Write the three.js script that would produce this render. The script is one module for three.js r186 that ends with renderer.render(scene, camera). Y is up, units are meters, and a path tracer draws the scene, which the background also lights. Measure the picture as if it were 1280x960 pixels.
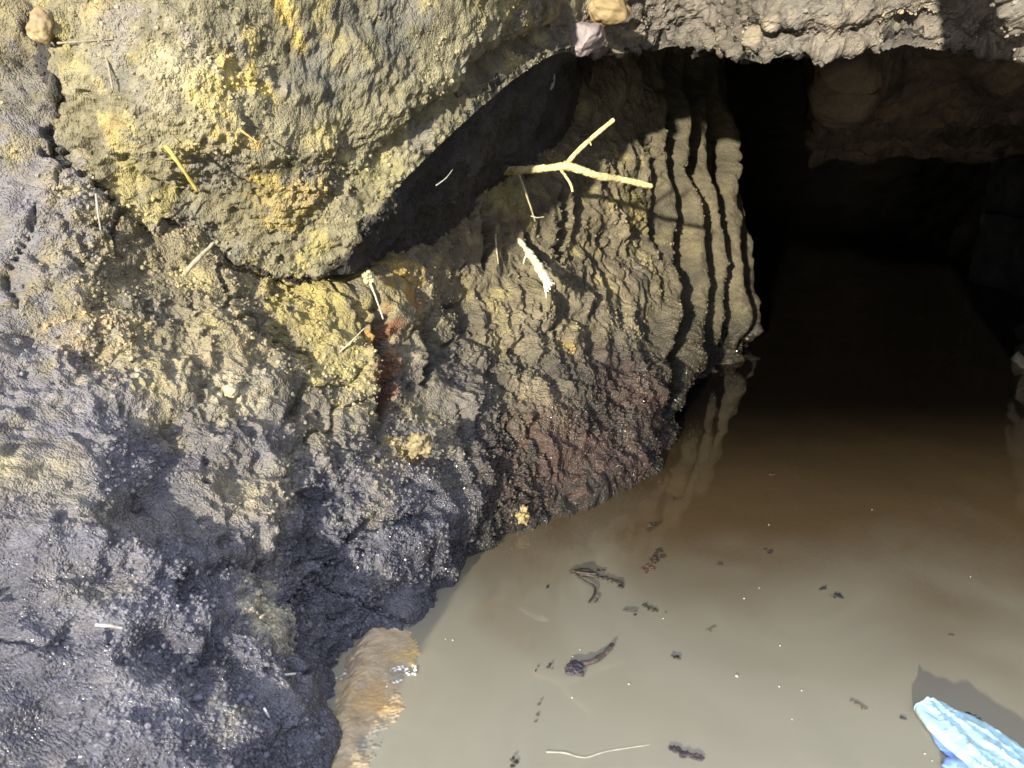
import * as THREE from 'three';
import { mergeGeometries, mergeVertices } from 'three/addons/utils/BufferGeometryUtils.js';

// ---------------------------------------------------------------- camera, sky, sun, exposure
const scene = new THREE.Scene();
const PITCH = 16.9 * Math.PI / 180, EYE = new THREE.Vector3(0, 0.6, 0), FOCAL = 922;
const camera = new THREE.PerspectiveCamera(55, 4 / 3, 0.02, 200);
camera.position.copy(EYE);
camera.lookAt(0, EYE.y - Math.sin(PITCH), -Math.cos(PITCH));
camera.focus = 1.3; camera.userData.fStop = 8;
const SUN_AZ = 26 * Math.PI / 180, SUN_EL = 14 * Math.PI / 180;
const SUN = new THREE.Vector3(-Math.sin(SUN_AZ) * Math.cos(SUN_EL), Math.sin(SUN_EL), Math.cos(SUN_AZ) * Math.cos(SUN_EL));
const sun = new THREE.DirectionalLight(new THREE.Color(1.0, 0.92, 0.76), 5);
sun.position.copy(SUN).multiplyScalar(12); sun.target.position.set(0, 0.4, -1.2);
sun.castShadow = true; sun.shadow.radius = 2.4; sun.shadow.mapSize.set(4096, 4096);
Object.assign(sun.shadow.camera, { left: -3, right: 3, top: 3, bottom: -3, near: 1, far: 30 });
scene.add(sun, sun.target);
{ // a hazy sky, brightest overhead as under thin high cloud, warm round the low sun
  const w = 256, h = 128, d = new Float32Array(w * h * 4);
  for (let j = 0; j < h; j++) for (let i = 0; i < w; i++) {
    const el = (j + 0.5) / h * Math.PI - Math.PI / 2, az = ((i + 0.5) / w - 0.5) * 2 * Math.PI;
    const dir = new THREE.Vector3(Math.cos(el) * Math.cos(az), Math.sin(el), Math.cos(el) * Math.sin(az));
    const up = Math.max(0, dir.y), k = Math.pow(up, 1.2), glow = Math.pow(Math.max(0, dir.dot(SUN)), 6);
    const o = (j * w + i) * 4;
    d[o] = 0.18 + 1.34 * k + 0.3 * glow; d[o + 1] = 0.19 + 1.48 * k + 0.25 * glow; d[o + 2] = 0.23 + 1.92 * k + 0.15 * glow; d[o + 3] = 1;
    if (dir.y < 0) { d[o] = 0.2; d[o + 1] = 0.19; d[o + 2] = 0.17; }
  }
  const t = new THREE.DataTexture(d, w, h, THREE.RGBAFormat, THREE.FloatType);
  t.mapping = THREE.EquirectangularReflectionMapping; t.magFilter = THREE.LinearFilter; t.needsUpdate = true;
  scene.background = t; scene.environment = t;
}
const renderer = new THREE.WebGLRenderer({ antialias: true });
renderer.toneMapping = THREE.LinearToneMapping;
renderer.toneMappingExposure = 2.1;
renderer.shadowMap.enabled = true;

// ---------------------------------------------------------------- helpers
let seed = 7;
const rnd = () => { seed = (seed * 1664525 + 1013904223) >>> 0; return seed / 4294967296; };
const rr = (a, b) => a + (b - a) * rnd();
const clamp = (x, a = 0, b = 1) => Math.min(b, Math.max(a, x));
const sm = (a, b, x) => { const t = clamp((x - a) / (b - a)); return t * t * (3 - 2 * t); };
const mix = (a, b, t) => a + (b - a) * t;
const PERM = new Uint8Array(512);
{ const p = [...Array(256).keys()]; for (let i = 255; i > 0; i--) { const j = Math.floor(rnd() * (i + 1)); [p[i], p[j]] = [p[j], p[i]]; } for (let i = 0; i < 512; i++) PERM[i] = p[i & 255]; }
const fade = (t) => t * t * t * (t * (t * 6 - 15) + 10);
const grad = (h, x, y, z) => { const u = (h & 15) < 8 ? x : y, v = (h & 15) < 4 ? y : ((h & 15) === 12 || (h & 15) === 14 ? x : z); return ((h & 1) ? -u : u) + ((h & 2) ? -v : v); };
function noise(x, y, z) {
  const fx = Math.floor(x), fy = Math.floor(y), fz = Math.floor(z), X = fx & 255, Y = fy & 255, Z = fz & 255;
  x -= fx; y -= fy; z -= fz;
  const u = fade(x), v = fade(y), w = fade(z), A = PERM[X] + Y, AA = PERM[A] + Z, AB = PERM[A + 1] + Z, B = PERM[X + 1] + Y, BA = PERM[B] + Z, BB = PERM[B + 1] + Z;
  return mix(mix(mix(grad(PERM[AA], x, y, z), grad(PERM[BA], x - 1, y, z), u), mix(grad(PERM[AB], x, y - 1, z), grad(PERM[BB], x - 1, y - 1, z), u), v),
    mix(mix(grad(PERM[AA + 1], x, y, z - 1), grad(PERM[BA + 1], x - 1, y, z - 1), u), mix(grad(PERM[AB + 1], x, y - 1, z - 1), grad(PERM[BB + 1], x - 1, y - 1, z - 1), u), v), w);
}
const fbm = (x, y, z, n) => { let s = 0, a = 1; for (let i = 0; i < n; i++) { s += a * noise(x, y, z); x = x * 2.03 + 7.1; y = y * 2.03 + 3.7; z = z * 2.03 + 1.3; a *= 0.5; } return s; };
const ridge = (x, y, z, n) => { let s = 0, a = 1; for (let i = 0; i < n; i++) { s += a * (1 - 2 * Math.abs(noise(x, y, z))); x = x * 2.1 + 5.2; y = y * 2.1 + 1.9; z = z * 2.1 + 8.3; a *= 0.5; } return s; };
function cells(x, y, z) { // distance to the nearest scattered point, 0 at its centre
  const fx = Math.floor(x), fy = Math.floor(y), fz = Math.floor(z); let best = 9;
  for (let i = -1; i < 2; i++) for (let j = -1; j < 2; j++) for (let k = -1; k < 2; k++) {
    const h = PERM[PERM[PERM[(fx + i) & 255] + ((fy + j) & 255)] + ((fz + k) & 255)], g = PERM[h + 57], m = PERM[h + 131];
    const dx = fx + i + h / 255 - x, dy = fy + j + g / 255 - y, dz = fz + k + m / 255 - z, q = dx * dx + dy * dy + dz * dz;
    if (q < best) best = q;
  }
  return Math.sqrt(best);
}
// a surveyed point: where it is seen in the photograph (1280 x 960) and how far along the lens axis it lies
const V = (x, h, z) => new THREE.Vector3(x, h, -z);
const CP = Math.cos(PITCH), SP = Math.sin(PITCH);
function at(px, py, t) { const s = (480 - py) / FOCAL; return new THREE.Vector3((px - 640) / FOCAL * t, EYE.y + t * (CP * s - SP), -t * (CP + SP * s)); }
function onWater(px, py, h = 0) { const s = (480 - py) / FOCAL; return at(px, py, (h - EYE.y) / (CP * s - SP)); }
function finish(o, name, info, parent = scene) { o.name = name; o.castShadow = o.receiveShadow = true; if (info) Object.assign(o.userData, info); parent.add(o); return o; }
const structure = { kind: 'structure' };

// ---------------------------------------------------------------- textures (fine grain only)
function dataTex(n, f, srgb) {
  const d = new Uint8Array(n * n * 4);
  for (let j = 0; j < n; j++) for (let i = 0; i < n; i++) { const c = f(i / n, j / n), o = (j * n + i) * 4; for (let k = 0; k < 3; k++) d[o + k] = clamp(Array.isArray(c) ? c[k] : c) * 255; d[o + 3] = 255; }
  const t = new THREE.DataTexture(d, n, n, THREE.RGBAFormat); t.wrapS = t.wrapT = THREE.RepeatWrapping; t.magFilter = THREE.LinearFilter; t.minFilter = THREE.LinearFilter;
  if (srgb) t.colorSpace = THREE.SRGBColorSpace; t.needsUpdate = true; return t;
}
// seamless noise on a torus of noise space
const T2 = 2 * Math.PI;
function tile(u, v, f, n, off = 0) { // periodic lattice noise by wrapped blending of two offset copies
  const a = fbm(u * f, v * f, off, n), b = fbm((u - 1) * f, v * f, off, n), c = fbm(u * f, (v - 1) * f, off, n), d = fbm((u - 1) * f, (v - 1) * f, off, n);
  const wu = sm(0.75, 1, u), wv = sm(0.75, 1, v); return mix(mix(a, b, wu), mix(c, d, wu), wv);
}
function tileCells(u, v, f, off) {
  let best = 9; const x = u * f, y = v * f, fx = Math.floor(x), fy = Math.floor(y);
  for (let i = -1; i < 2; i++) for (let j = -1; j < 2; j++) {
    const cx = (fx + i + f) % f, cy = (fy + j + f) % f, h = PERM[PERM[(cx * 7 + off) & 255] + ((cy * 13) & 255)], g = PERM[h + 57];
    const dx = fx + i + h / 255 - x, dy = fy + j + g / 255 - y, q = dx * dx + dy * dy; if (q < best) best = q;
  }
  return Math.sqrt(best);
}
const grainTex = dataTex(1024, (u, v) => 0.5 + 0.20 * tile(u, v, 18, 5, 3.3) + 0.24 * (0.55 - tileCells(u, v, 60, 11)) + 0.18 * (0.55 - tileCells(u, v, 130, 5)));
const toneTex = dataTex(512, (u, v) => { const n = 0.80 + 0.20 * tile(u, v, 12, 5, 9.1) + 0.16 * tile(u, v, 60, 3, 4.4); return [n, n, n]; });
function repeat(t, s) { const c = t.clone(); c.repeat.set(s, s); c.channel = 1; c.needsUpdate = true; return c; }

// ---------------------------------------------------------------- sheets of rock and mud
function cr(a, b, c, d, t) { return 0.5 * (2 * b + (c - a) * t + (2 * a - 5 * b + 4 * c - d) * t * t + (3 * b - a - 3 * c + d) * t * t * t); }
// grid[col][row] of Vector3; returns a displaced surface
function sheet(grid, colDiv, rowDiv, outward, displace, paint, project) {
  const nc = grid.length, nr = grid[0].length, us = [], vs = [];
  for (let i = 0; i < nc - 1; i++) { const n = colDiv[i] ?? colDiv; for (let k = 0; k < n; k++) us.push(i + k / n); } us.push(nc - 1);
  for (let j = 0; j < nr - 1; j++) { const n = rowDiv[j] ?? rowDiv; for (let k = 0; k < n; k++) vs.push(j + k / n); } vs.push(nr - 1);
  const W = us.length, H = vs.length, pos = new Float32Array(W * H * 3), g = (i, j) => grid[clamp(i, 0, nc - 1)][clamp(j, 0, nr - 1)];
  for (let a = 0; a < W; a++) {
    const i = Math.min(nc - 2, Math.floor(us[a])), tu = us[a] - i;
    const line = []; for (let j = 0; j < nr; j++) { const p = g(i - 1, j), q = g(i, j), r = g(i + 1, j), s = g(i + 2, j); line.push([cr(p.x, q.x, r.x, s.x, tu), cr(p.y, q.y, r.y, s.y, tu), cr(p.z, q.z, r.z, s.z, tu)]); }
    for (let b = 0; b < H; b++) {
      const j = Math.min(nr - 2, Math.floor(vs[b])), tv = vs[b] - j, L = (k) => line[clamp(k, 0, nr - 1)];
      for (let c = 0; c < 3; c++) pos[(b * W + a) * 3 + c] = cr(L(j - 1)[c], L(j)[c], L(j + 1)[c], L(j + 2)[c], tv);
    }
  }
  const idx = []; for (let b = 0; b < H - 1; b++) for (let a = 0; a < W - 1; a++) { const q = b * W + a; if (outward > 0) idx.push(q, q + 1, q + W, q + 1, q + W + 1, q + W); else idx.push(q, q + W, q + 1, q + 1, q + W, q + W + 1); }
  const geo = new THREE.BufferGeometry(); geo.setAttribute('position', new THREE.BufferAttribute(pos, 3)); geo.setIndex(idx.length / 3 > 0 ? new THREE.BufferAttribute(new Uint32Array(idx), 1) : null);
  geo.computeVertexNormals();
  const n0 = geo.attributes.normal.array.slice(), base = pos.slice(), col = new Float32Array(W * H * 3), uv = new Float32Array(W * H * 2), uv1 = new Float32Array(W * H * 2);
  const p = new THREE.Vector3(), n = new THREE.Vector3(), c = new THREE.Color(), ds = new Float32Array(W * H);
  for (let b = 0; b < H; b++) for (let a = 0; a < W; a++) {
    const q = b * W + a; p.fromArray(base, q * 3); n.fromArray(n0, q * 3);
    const d = displace(p, n, us[a], vs[b]); ds[q] = d.d ?? d;
    pos[q * 3] = p.x + n.x * ds[q] + (d.x ?? 0); pos[q * 3 + 1] = p.y + n.y * ds[q] + (d.y ?? 0); pos[q * 3 + 2] = p.z + n.z * ds[q] + (d.z ?? 0);
    uv[q * 2] = a / (W - 1); uv[q * 2 + 1] = b / (H - 1);
    paint(p, n, us[a], vs[b], c, ds[q]); col[q * 3] = c.r; col[q * 3 + 1] = c.g; col[q * 3 + 2] = c.b;
  }
  // texture coordinates in metres, measured along the surface
  const dist = (q, r) => Math.hypot(base[q * 3] - base[r * 3], base[q * 3 + 1] - base[r * 3 + 1], base[q * 3 + 2] - base[r * 3 + 2]);
  for (let b = 0; b < H; b++) { let s = 0; for (let a = 0; a < W; a++) { const q = b * W + a; if (a) s += dist(q, q - 1); uv1[q * 2] = s; } const mid = uv1[(b * W + (W >> 1)) * 2]; for (let a = 0; a < W; a++) uv1[(b * W + a) * 2] -= mid; }
  for (let a = 0; a < W; a++) { let s = 0; for (let b = 0; b < H; b++) { const q = b * W + a; if (b) s += dist(q, q - W); uv1[q * 2 + 1] = s; } }
  if (project) for (let q = 0; q < W * H; q++) { const r = project(pos[q * 3], pos[q * 3 + 1], pos[q * 3 + 2]); uv1[q * 2] = r[0]; uv1[q * 2 + 1] = r[1]; }
  geo.setAttribute('color', new THREE.BufferAttribute(col, 3)); geo.setAttribute('uv', new THREE.BufferAttribute(uv, 2)); geo.setAttribute('uv1', new THREE.BufferAttribute(uv1, 2));
  geo.attributes.position.needsUpdate = true; geo.computeVertexNormals();
  geo.userData.size = [W, H]; return geo;
}
function rockMaterial(opts = {}) {
  return new THREE.MeshPhysicalMaterial({ color: 0xffffff, vertexColors: true, map: repeat(toneTex, 1 / 0.33), bumpMap: repeat(grainTex, 1 / 0.21), bumpScale: 0.007, roughness: 0.85, ...opts });
}
// distance from p to a polyline of world points
function grooveSet(list) {
  return list.map(([pts, width, depth, wob = 0.5]) => { const box = new THREE.Box3().setFromPoints(pts).expandByScalar(width * 2.5); return { pts, width, depth, wob, box }; });
}
const ab = new THREE.Vector3(), ap = new THREE.Vector3();
function lineDist(pts, p) {
  let best = 9, along = 0;
  for (let i = 0; i < pts.length - 1; i++) {
    ab.subVectors(pts[i + 1], pts[i]); ap.subVectors(p, pts[i]); const t = clamp(ap.dot(ab) / ab.lengthSq());
    const d = Math.hypot(ap.x - ab.x * t, ap.y - ab.y * t, ap.z - ab.z * t); if (d < best) { best = d; along = (i + t) / (pts.length - 1); }
  }
  return [best, along];
}
function carve(set, p) {
  let s = 0;
  for (const g of set) {
    if (!g.box.containsPoint(p)) continue;
    const [d, a] = lineDist(g.pts, p), w = g.width * (0.35 + 0.65 * Math.sin(Math.PI * clamp(a, 0.04, 0.96))) * (1 + g.wob * noise(p.x * 60, p.y * 60, p.z * 60));
    const k = 1 - sm(w * 0.25, w, d + 0.004 * noise(p.x * 120, p.y * 120, 4)); s -= g.depth * k * (1 + 0.45 * fbm(p.x * 48, p.y * 48, p.z * 48, 2));
  }
  return s;
}
// patches of another tone: [centre, radius, colour, raggedness]
function patch(list, p, c) {
  for (const [q, r, rgb, k = 1, sx = 1] of list) {
    const d = p.distanceTo(q); if (d > r * 1.8) continue;
    const n = fbm(p.x * 45 + q.x * 9, p.y * 45, p.z * 45, 4), w = sm(1.2, 0.25, d / r + 0.75 * n) * k * 0.9;
    c.r = mix(c.r, rgb[0], w); c.g = mix(c.g, rgb[1], w); c.b = mix(c.b, rgb[2], w);
  }
}
const OCHRE = [0.52, 0.37, 0.10], YELLOW = [0.62, 0.50, 0.16], CREAM = [0.62, 0.55, 0.36], RUST = [0.21, 0.08, 0.03], DARKRED = [0.075, 0.04, 0.032], TAN = [0.42, 0.30, 0.16], GREY = [0.20, 0.20, 0.21], OLIVE = [0.27, 0.235, 0.10], SLATE = [0.13, 0.13, 0.145], BLACK = [0.02, 0.019, 0.018];

// ---------------------------------------------------------------- the left bank and inner wall
const sink = (p) => p.clone().add(V(0.09, -0.14, -0.06));
const W2 = (px, py) => onWater(px, py);
const bankCols = [
  [V(-6, 0, 0.5), V(-6, 0.1, 0.5), V(-6, 0.2, 0.5), V(-6, 0.3, 0.5), V(-6, 0.36, 0.52), V(-6, 0.42, 0.55), V(-6, 0.5, 0.6)],
  [V(-2.0, 0, 0.0), V(-2.02, 0.1, 0.02), V(-2.05, 0.2, 0.05), V(-2.1, 0.28, 0.1), V(-2.2, 0.34, 0.15), V(-2.3, 0.42, 0.2), V(-2.4, 0.5, 0.3)],
  [V(-0.55, 0, 0.22), V(-0.72, 0.08, 0.30), V(-0.9, 0.15, 0.38), V(-1.05, 0.22, 0.44), V(-1.25, 0.30, 0.48), V(-1.45, 0.40, 0.5), V(-1.6, 0.55, 0.5)],
  [V(-0.24, 0, 0.42), at(130, 1000, 0.635), at(40, 800, 0.70), at(0, 600, 0.79), at(-20, 420, 0.87), at(-30, 200, 0.93), at(-40, -100, 0.92)],
  [W2(398, 960), at(330, 880, 0.75), at(260, 740, 0.80), at(200, 580, 0.89), at(160, 410, 0.96), at(140, 240, 1.01), at(110, 0, 1.03)],
  [W2(428, 815), at(415, 735, 0.95), at(390, 640, 0.97), at(350, 520, 1.01), at(320, 400, 1.07), at(290, 270, 1.12), at(260, 80, 1.17)],
  [W2(525, 768), at(520, 705, 1.03), at(510, 620, 1.08), at(490, 520, 1.14), at(470, 410, 1.20), at(450, 300, 1.26), at(430, 150, 1.31)],
  [W2(600, 692), at(605, 640, 1.20), at(605, 560, 1.27), at(600, 480, 1.34), at(590, 380, 1.41), at(575, 270, 1.47), at(560, 100, 1.52)],
  [W2(690, 652), at(700, 610, 1.31), at(700, 540, 1.38), at(695, 460, 1.47), at(690, 360, 1.56), at(685, 230, 1.63), at(680, 60, 1.68)],
  [W2(780, 614), at(787, 570, 1.43), at(787, 500, 1.56), at(780, 420, 1.70), at(775, 320, 1.80), at(775, 200, 1.86), at(775, 50, 1.90)],
  [W2(833, 557), at(842, 515, 1.68), at(846, 455, 1.82), at(845, 380, 1.95), at(842, 280, 2.03), at(838, 170, 2.07), at(830, 40, 2.10)],
  [W2(862, 477), at(878, 448, 2.15), at(888, 408, 2.22), at(890, 340, 2.27), at(885, 240, 2.30), at(872, 150, 2.32), at(860, 30, 2.34)],
  [W2(930, 441), at(936, 422, 2.46), at(936, 388, 2.54), at(928, 310, 2.60), at(914, 220, 2.63), at(900, 130, 2.64), at(890, 20, 2.65)],
  [at(905, 440, 2.75), at(900, 420, 2.8), at(890, 388, 2.85), at(880, 310, 2.9), at(865, 220, 2.9), at(850, 130, 2.9), at(840, 20, 2.9)],
  [at(800, 440, 3.3), at(800, 420, 3.3), at(800, 388, 3.3), at(800, 310, 3.3), at(800, 220, 3.3), at(790, 130, 3.3), at(780, 20, 3.3)],
].map((c, i) => [sink(c[0]), ...c, c[6].clone().add(i < 3 ? V(-0.3, 0.08, 0.2) : V(-0.1, 1.15, 0.08))]);
const bankCuts = grooveSet([
  [[at(172, 238, 0.985), at(202, 250, 0.995), at(240, 266, 1.02), at(270, 288, 1.055)], 0.024, 0.045, 0.7],
  [[at(58, -10, 0.94), at(72, 60, 0.95), at(64, 120, 0.95), at(72, 180, 0.965), at(86, 214, 0.985), at(130, 258, 1.0)], 0.022, 0.045, 0.8],
  [[at(0, 705, 0.6), at(90, 688, 0.66), at(190, 668, 0.74), at(300, 645, 0.84)], 0.016, 0.028, 0.8],
  [[at(425, 680, 0.97), at(470, 655, 1.02), at(520, 648, 1.06), at(570, 628, 1.12)], 0.020, 0.022, 0.8],
  [[at(-10, 520, 0.71), at(40, 505, 0.74), at(80, 485, 0.78)], 0.014, 0.02, 0.8],
  [[at(165, 520, 0.86), at(215, 560, 0.88), at(260, 605, 0.90)], 0.016, 0.014, 0.9],
  [[at(465, 350, 1.22), at(478, 400, 1.20), at(490, 455, 1.18), at(480, 520, 1.14)], 0.032, 0.055, 0.6],
  [[at(440, 365, 1.18), at(455, 420, 1.18)], 0.012, 0.02, 0.6],
  [[at(545, 365, 1.33), at(548, 430, 1.29), at(535, 480, 1.24)], 0.018, 0.03, 0.8],
  [[at(600, 255, 1.5), at(612, 300, 1.5), at(606, 340, 1.47)], 0.012, 0.035, 0.8],
  [[at(635, 250, 1.58), at(660, 300, 1.57), at(690, 330, 1.57)], 0.02, 0.03, 0.6],
  [[at(700, 235, 1.66), at(705, 280, 1.65), at(700, 330, 1.6)], 0.026, 0.05, 0.7],
  [[at(735, 265, 1.75), at(742, 310, 1.74), at(735, 345, 1.7)], 0.014, 0.03, 0.8],
  [[at(665, 372, 1.53), at(668, 420, 1.48)], 0.010, 0.03, 0.5], [[at(690, 372, 1.57), at(692, 430, 1.5)], 0.010, 0.03, 0.5],
  [[at(712, 375, 1.6), at(716, 400, 1.6)], 0.010, 0.03, 0.5], [[at(745, 350, 1.72), at(748, 410, 1.66)], 0.010, 0.03, 0.6],
  [[at(735, 440, 1.6), at(755, 470, 1.58), at(775, 490, 1.57)], 0.020, 0.03, 0.7],
  [[at(640, 480, 1.38), at(660, 540, 1.33), at(690, 590, 1.32)], 0.014, 0.014, 0.9],
  [[at(570, 480, 1.28), at(585, 560, 1.24), at(590, 640, 1.18)], 0.014, 0.014, 0.9],
  [[at(110, 740, 0.66), at(150, 800, 0.67), at(220, 850, 0.69)], 0.02, 0.016, 0.9],
  [[at(380, 790, 0.88), at(360, 850, 0.82), at(330, 905, 0.76)], 0.02, 0.018, 0.9],
  [[at(60, 560, 0.74), at(30, 590, 0.72), at(-10, 600, 0.70)], 0.02, 0.016, 0.9],
  [[at(240, 720, 0.79), at(290, 700, 0.84), at(350, 700, 0.9)], 0.012, 0.012, 0.9],
]);
const bankPatches = [
  [at(110, 410, 0.87), 0.075, [0.50, 0.36, 0.16], 0.8], [at(15, 330, 0.83), 0.06, YELLOW, 0.6], [at(20, 400, 0.8), 0.05, CREAM, 0.4], [at(60, 450, 0.82), 0.06, CREAM, 0.55],
  [at(410, 400, 1.15), 0.11, [0.40, 0.33, 0.11], 0.7], [at(380, 345, 1.13), 0.08, [0.42, 0.35, 0.11], 0.6], [at(500, 345, 1.27), 0.055, OCHRE, 0.9], [at(440, 470, 1.13), 0.07, [0.42, 0.36, 0.15], 0.75], [at(520, 375, 1.28), 0.035, [0.5, 0.25, 0.05], 0.8],
  [at(470, 420, 1.18), 0.03, [0.42, 0.24, 0.06], 0.8], [at(520, 430, 1.22), 0.03, CREAM, 0.5],
  [at(487, 405, 1.22), 0.028, RUST, 0.9], [at(482, 480, 1.17), 0.04, [0.16, 0.06, 0.03], 0.85], [at(495, 445, 1.2), 0.03, [0.2, 0.08, 0.03], 0.8],
  [at(760, 490, 1.57), 0.12, DARKRED, 0.6], [at(810, 510, 1.6), 0.10, DARKRED, 0.6], [at(700, 560, 1.36), 0.12, [0.10, 0.06, 0.045], 0.7], [at(650, 600, 1.24), 0.08, [0.08, 0.055, 0.045], 0.7], [at(780, 570, 1.43), 0.08, [0.06, 0.036, 0.03], 0.7],
  [at(520, 555, 1.13), 0.04, [0.36, 0.28, 0.12], 0.8], [at(515, 540, 1.12), 0.025, YELLOW, 0.5], [at(650, 645, 1.22), 0.02, [0.5, 0.38, 0.12], 0.8],
  [at(710, 435, 1.52), 0.02, OCHRE, 0.8], [at(790, 265, 1.88), 0.07, [0.40, 0.33, 0.10], 0.5], [at(630, 240, 1.55), 0.06, [0.42, 0.38, 0.16], 0.6],
  [at(325, 760, 0.84), 0.04, CREAM, 0.65], [at(345, 795, 0.82), 0.035, CREAM, 0.5], [at(40, 815, 0.6), 0.02, CREAM, 0.6], [at(300, 870, 0.7), 0.04, CREAM, 0.3], [at(285, 490, 0.98), 0.03, CREAM, 0.55], [at(320, 510, 1.0), 0.04, CREAM, 0.4], [at(170, 930, 0.62), 0.03, [0.5, 0.42, 0.4], 0.4],
  [at(55, 255, 0.88), 0.05, [0.30, 0.29, 0.31], 0.7], [at(5, 230, 0.94), 0.10, [0.20, 0.19, 0.215], 0.8], [at(30, 300, 0.92), 0.08, [0.19, 0.185, 0.205], 0.7], [at(0, 470, 0.86), 0.11, [0.19, 0.185, 0.21], 0.8], [at(110, 520, 0.88), 0.09, [0.19, 0.185, 0.21], 0.6], [at(20, 120, 0.96), 0.08, [0.21, 0.20, 0.20], 0.6],
];
function bankDisp(p, n, u, v) {
  const wx = noise(p.x * 26, p.y * 26, p.z * 26) * 0.011, wy = noise(p.x * 26 + 9, p.y * 26, p.z * 26) * 0.011;
  const x = p.x + wx, y = p.y + wy, z = p.z, inner = sm(6.6, 8, u), flute = sm(9.5, 10.1, u) * sm(12.7, 12.1, u) * sm(1.3, 2.6, v + 0.4 * noise(x * 8, y * 8, z * 8)), low = sm(0.16, 0.02, y);
  const sy = mix(1, 0.72, inner), xx = x + y * 0.3 * inner;
  const crack = Math.abs(fbm(p.x * 6.5 + 11, p.y * 6.5 * mix(1, 0.7, inner), p.z * 6.5, 3)), where = sm(-0.1, 0.3, noise(p.x * 5, p.y * 5 + 31, p.z * 5));
  let d = (0.028 * fbm(p.x * 6, p.y * 6, p.z * 6, 3) + 0.015 * fbm(xx * 18, y * 18 * sy, z * 18, 2)) * (1 - 0.5 * flute) - 0.016 * sm(0.055, 0.0, crack) * where * (1 - flute);
  const rough = clamp(0.6 + 1.9 * fbm(p.x * 6 + 3, p.y * 6, p.z * 6 + 9, 3), 0.08, 1.8), soft = 1 - 0.8 * flute;
  const lump = cells(xx * 36, y * 36 * sy, z * 36), crumb = cells(xx * 84, y * 84 * sy, z * 84), gran = cells(xx * 185, y * 185 * mix(1, 0.6, inner), z * 185);
  d += (0.010 * (0.6 - lump) * rough + 0.0075 * (0.6 - crumb) * rough + 0.0042 * (0.55 - gran) * (0.25 + 0.75 * rough)) * soft;
  d += 0.0048 * fbm(xx * 95, y * 95 * mix(1, 0.6, inner), z * 95, 3) * (1 - 0.4 * flute) * (0.5 + 0.5 * Math.min(1, rough));
  const pit = noise(xx * 33 + 40, y * 33 * sy, z * 33) + 0.5 * noise(xx * 70, y * 70, z * 70 + 12);
  d -= 0.009 * sm(0.3, 0.7, pit) * (1 - 0.4 * flute) * (1 - 0.5 * low);
  const run = inner * (1 - flute) * sm(1.5, 2.8, v);
  if (run > 0) d += run * 0.010 * (ridge(u * 4.2 + 1.0 * noise(p.x * 7, p.y * 7, p.z * 7), p.y * 4, 2.5, 2) - 0.3);
  if (flute > 0) {
    const wv = u + 0.13 * Math.sin(p.y * 8 + u * 2.1) + 0.20 * noise(p.y * 5, u * 1.1, 4), ph = wv * 1.65 + 0.2, id = Math.floor(ph), f = ph - id;
    const fold = f < 0.56 ? Math.pow(Math.sin(Math.PI * f / 0.56), 0.85) : 0.05 * Math.sin(f * 30);
    d += flute * (0.100 * (fold - 0.55) * (0.75 + 0.5 * noise(id * 3.7, p.y * 4, 1)) + 0.012 * fbm(p.x * 16, p.y * 4, p.z * 16, 3));
  }
  d += carve(bankCuts, p);
  return d * (sm(0.2, 0.9, u) * 0.9 + 0.1);
}
function bankPaint(p, n, u, v, c, d) {
  const x = p.x, y = p.y, z = p.z, inner = sm(6.0, 7.5, u), a = fbm(x * 9 + 1, y * 9, z * 9, 4), b = fbm(x * 40, y * 40 + 5, z * 40, 3);
  const high = sm(0.12, 0.46, y + 0.16 * a + 0.05 * sm(3, 6, u)), fl = sm(9.2, 9.9, u);
  const base = [mix(0.132, 0.232, high), mix(0.130, 0.200, high), mix(0.152, 0.122, high)];
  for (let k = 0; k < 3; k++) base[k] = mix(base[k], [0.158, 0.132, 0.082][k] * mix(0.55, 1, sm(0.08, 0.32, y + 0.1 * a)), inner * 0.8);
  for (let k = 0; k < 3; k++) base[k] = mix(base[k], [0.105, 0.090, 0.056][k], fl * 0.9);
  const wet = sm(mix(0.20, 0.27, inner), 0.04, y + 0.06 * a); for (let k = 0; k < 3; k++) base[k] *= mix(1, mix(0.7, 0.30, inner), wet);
  const q = 1 + 0.35 * a + 0.30 * b + clamp(d * 10, -0.35, 0.3);
  c.setRGB(base[0] * q, base[1] * q, base[2] * q);
  const ye = sm(0.18, 0.62, fbm(x * 13 + 31, y * 13, z * 13, 4) + 0.12 * b) * high * (1 - 0.7 * fl) * 0.42; c.r = mix(c.r, 0.50, ye); c.g = mix(c.g, 0.42, ye); c.b = mix(c.b, 0.17, ye);
  patch(bankPatches, p, c);
  c.r = clamp(c.r, 0.015, 0.8); c.g = clamp(c.g, 0.014, 0.8); c.b = clamp(c.b, 0.013, 0.8);
}
const bankGeo = sheet(bankCols, [4, 16, 40, 70, 80, 80, 70, 70, 70, 70, 60, 60, 60, 24, 10].slice(0, 14), [14, 50, 64, 76, 76, 76, 60, 20], 1, bankDisp, bankPaint, (x, y, z) => [0.72 * x - 0.69 * z, y - 0.45 * z]);
const wetTex = dataTex(256, (u, v) => { const dry = sm(0.16, 0.62, v + 0.12 * (u - 0.45) + 0.12 * tile(u, v, 14, 4, 2)); const w = mix(0.14, 0.80, dry) + 0.10 * tile(u, v, 30, 3, 2); return [w, w, w]; });
wetTex.wrapS = wetTex.wrapT = THREE.ClampToEdgeWrapping;
finish(new THREE.Mesh(bankGeo, rockMaterial({ roughness: 1, roughnessMap: wetTex, bumpScale: 0.009 })), 'mud_bank', { ...structure, label: 'wet grey mud bank and clay inner wall along the left of the water' });

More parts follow.
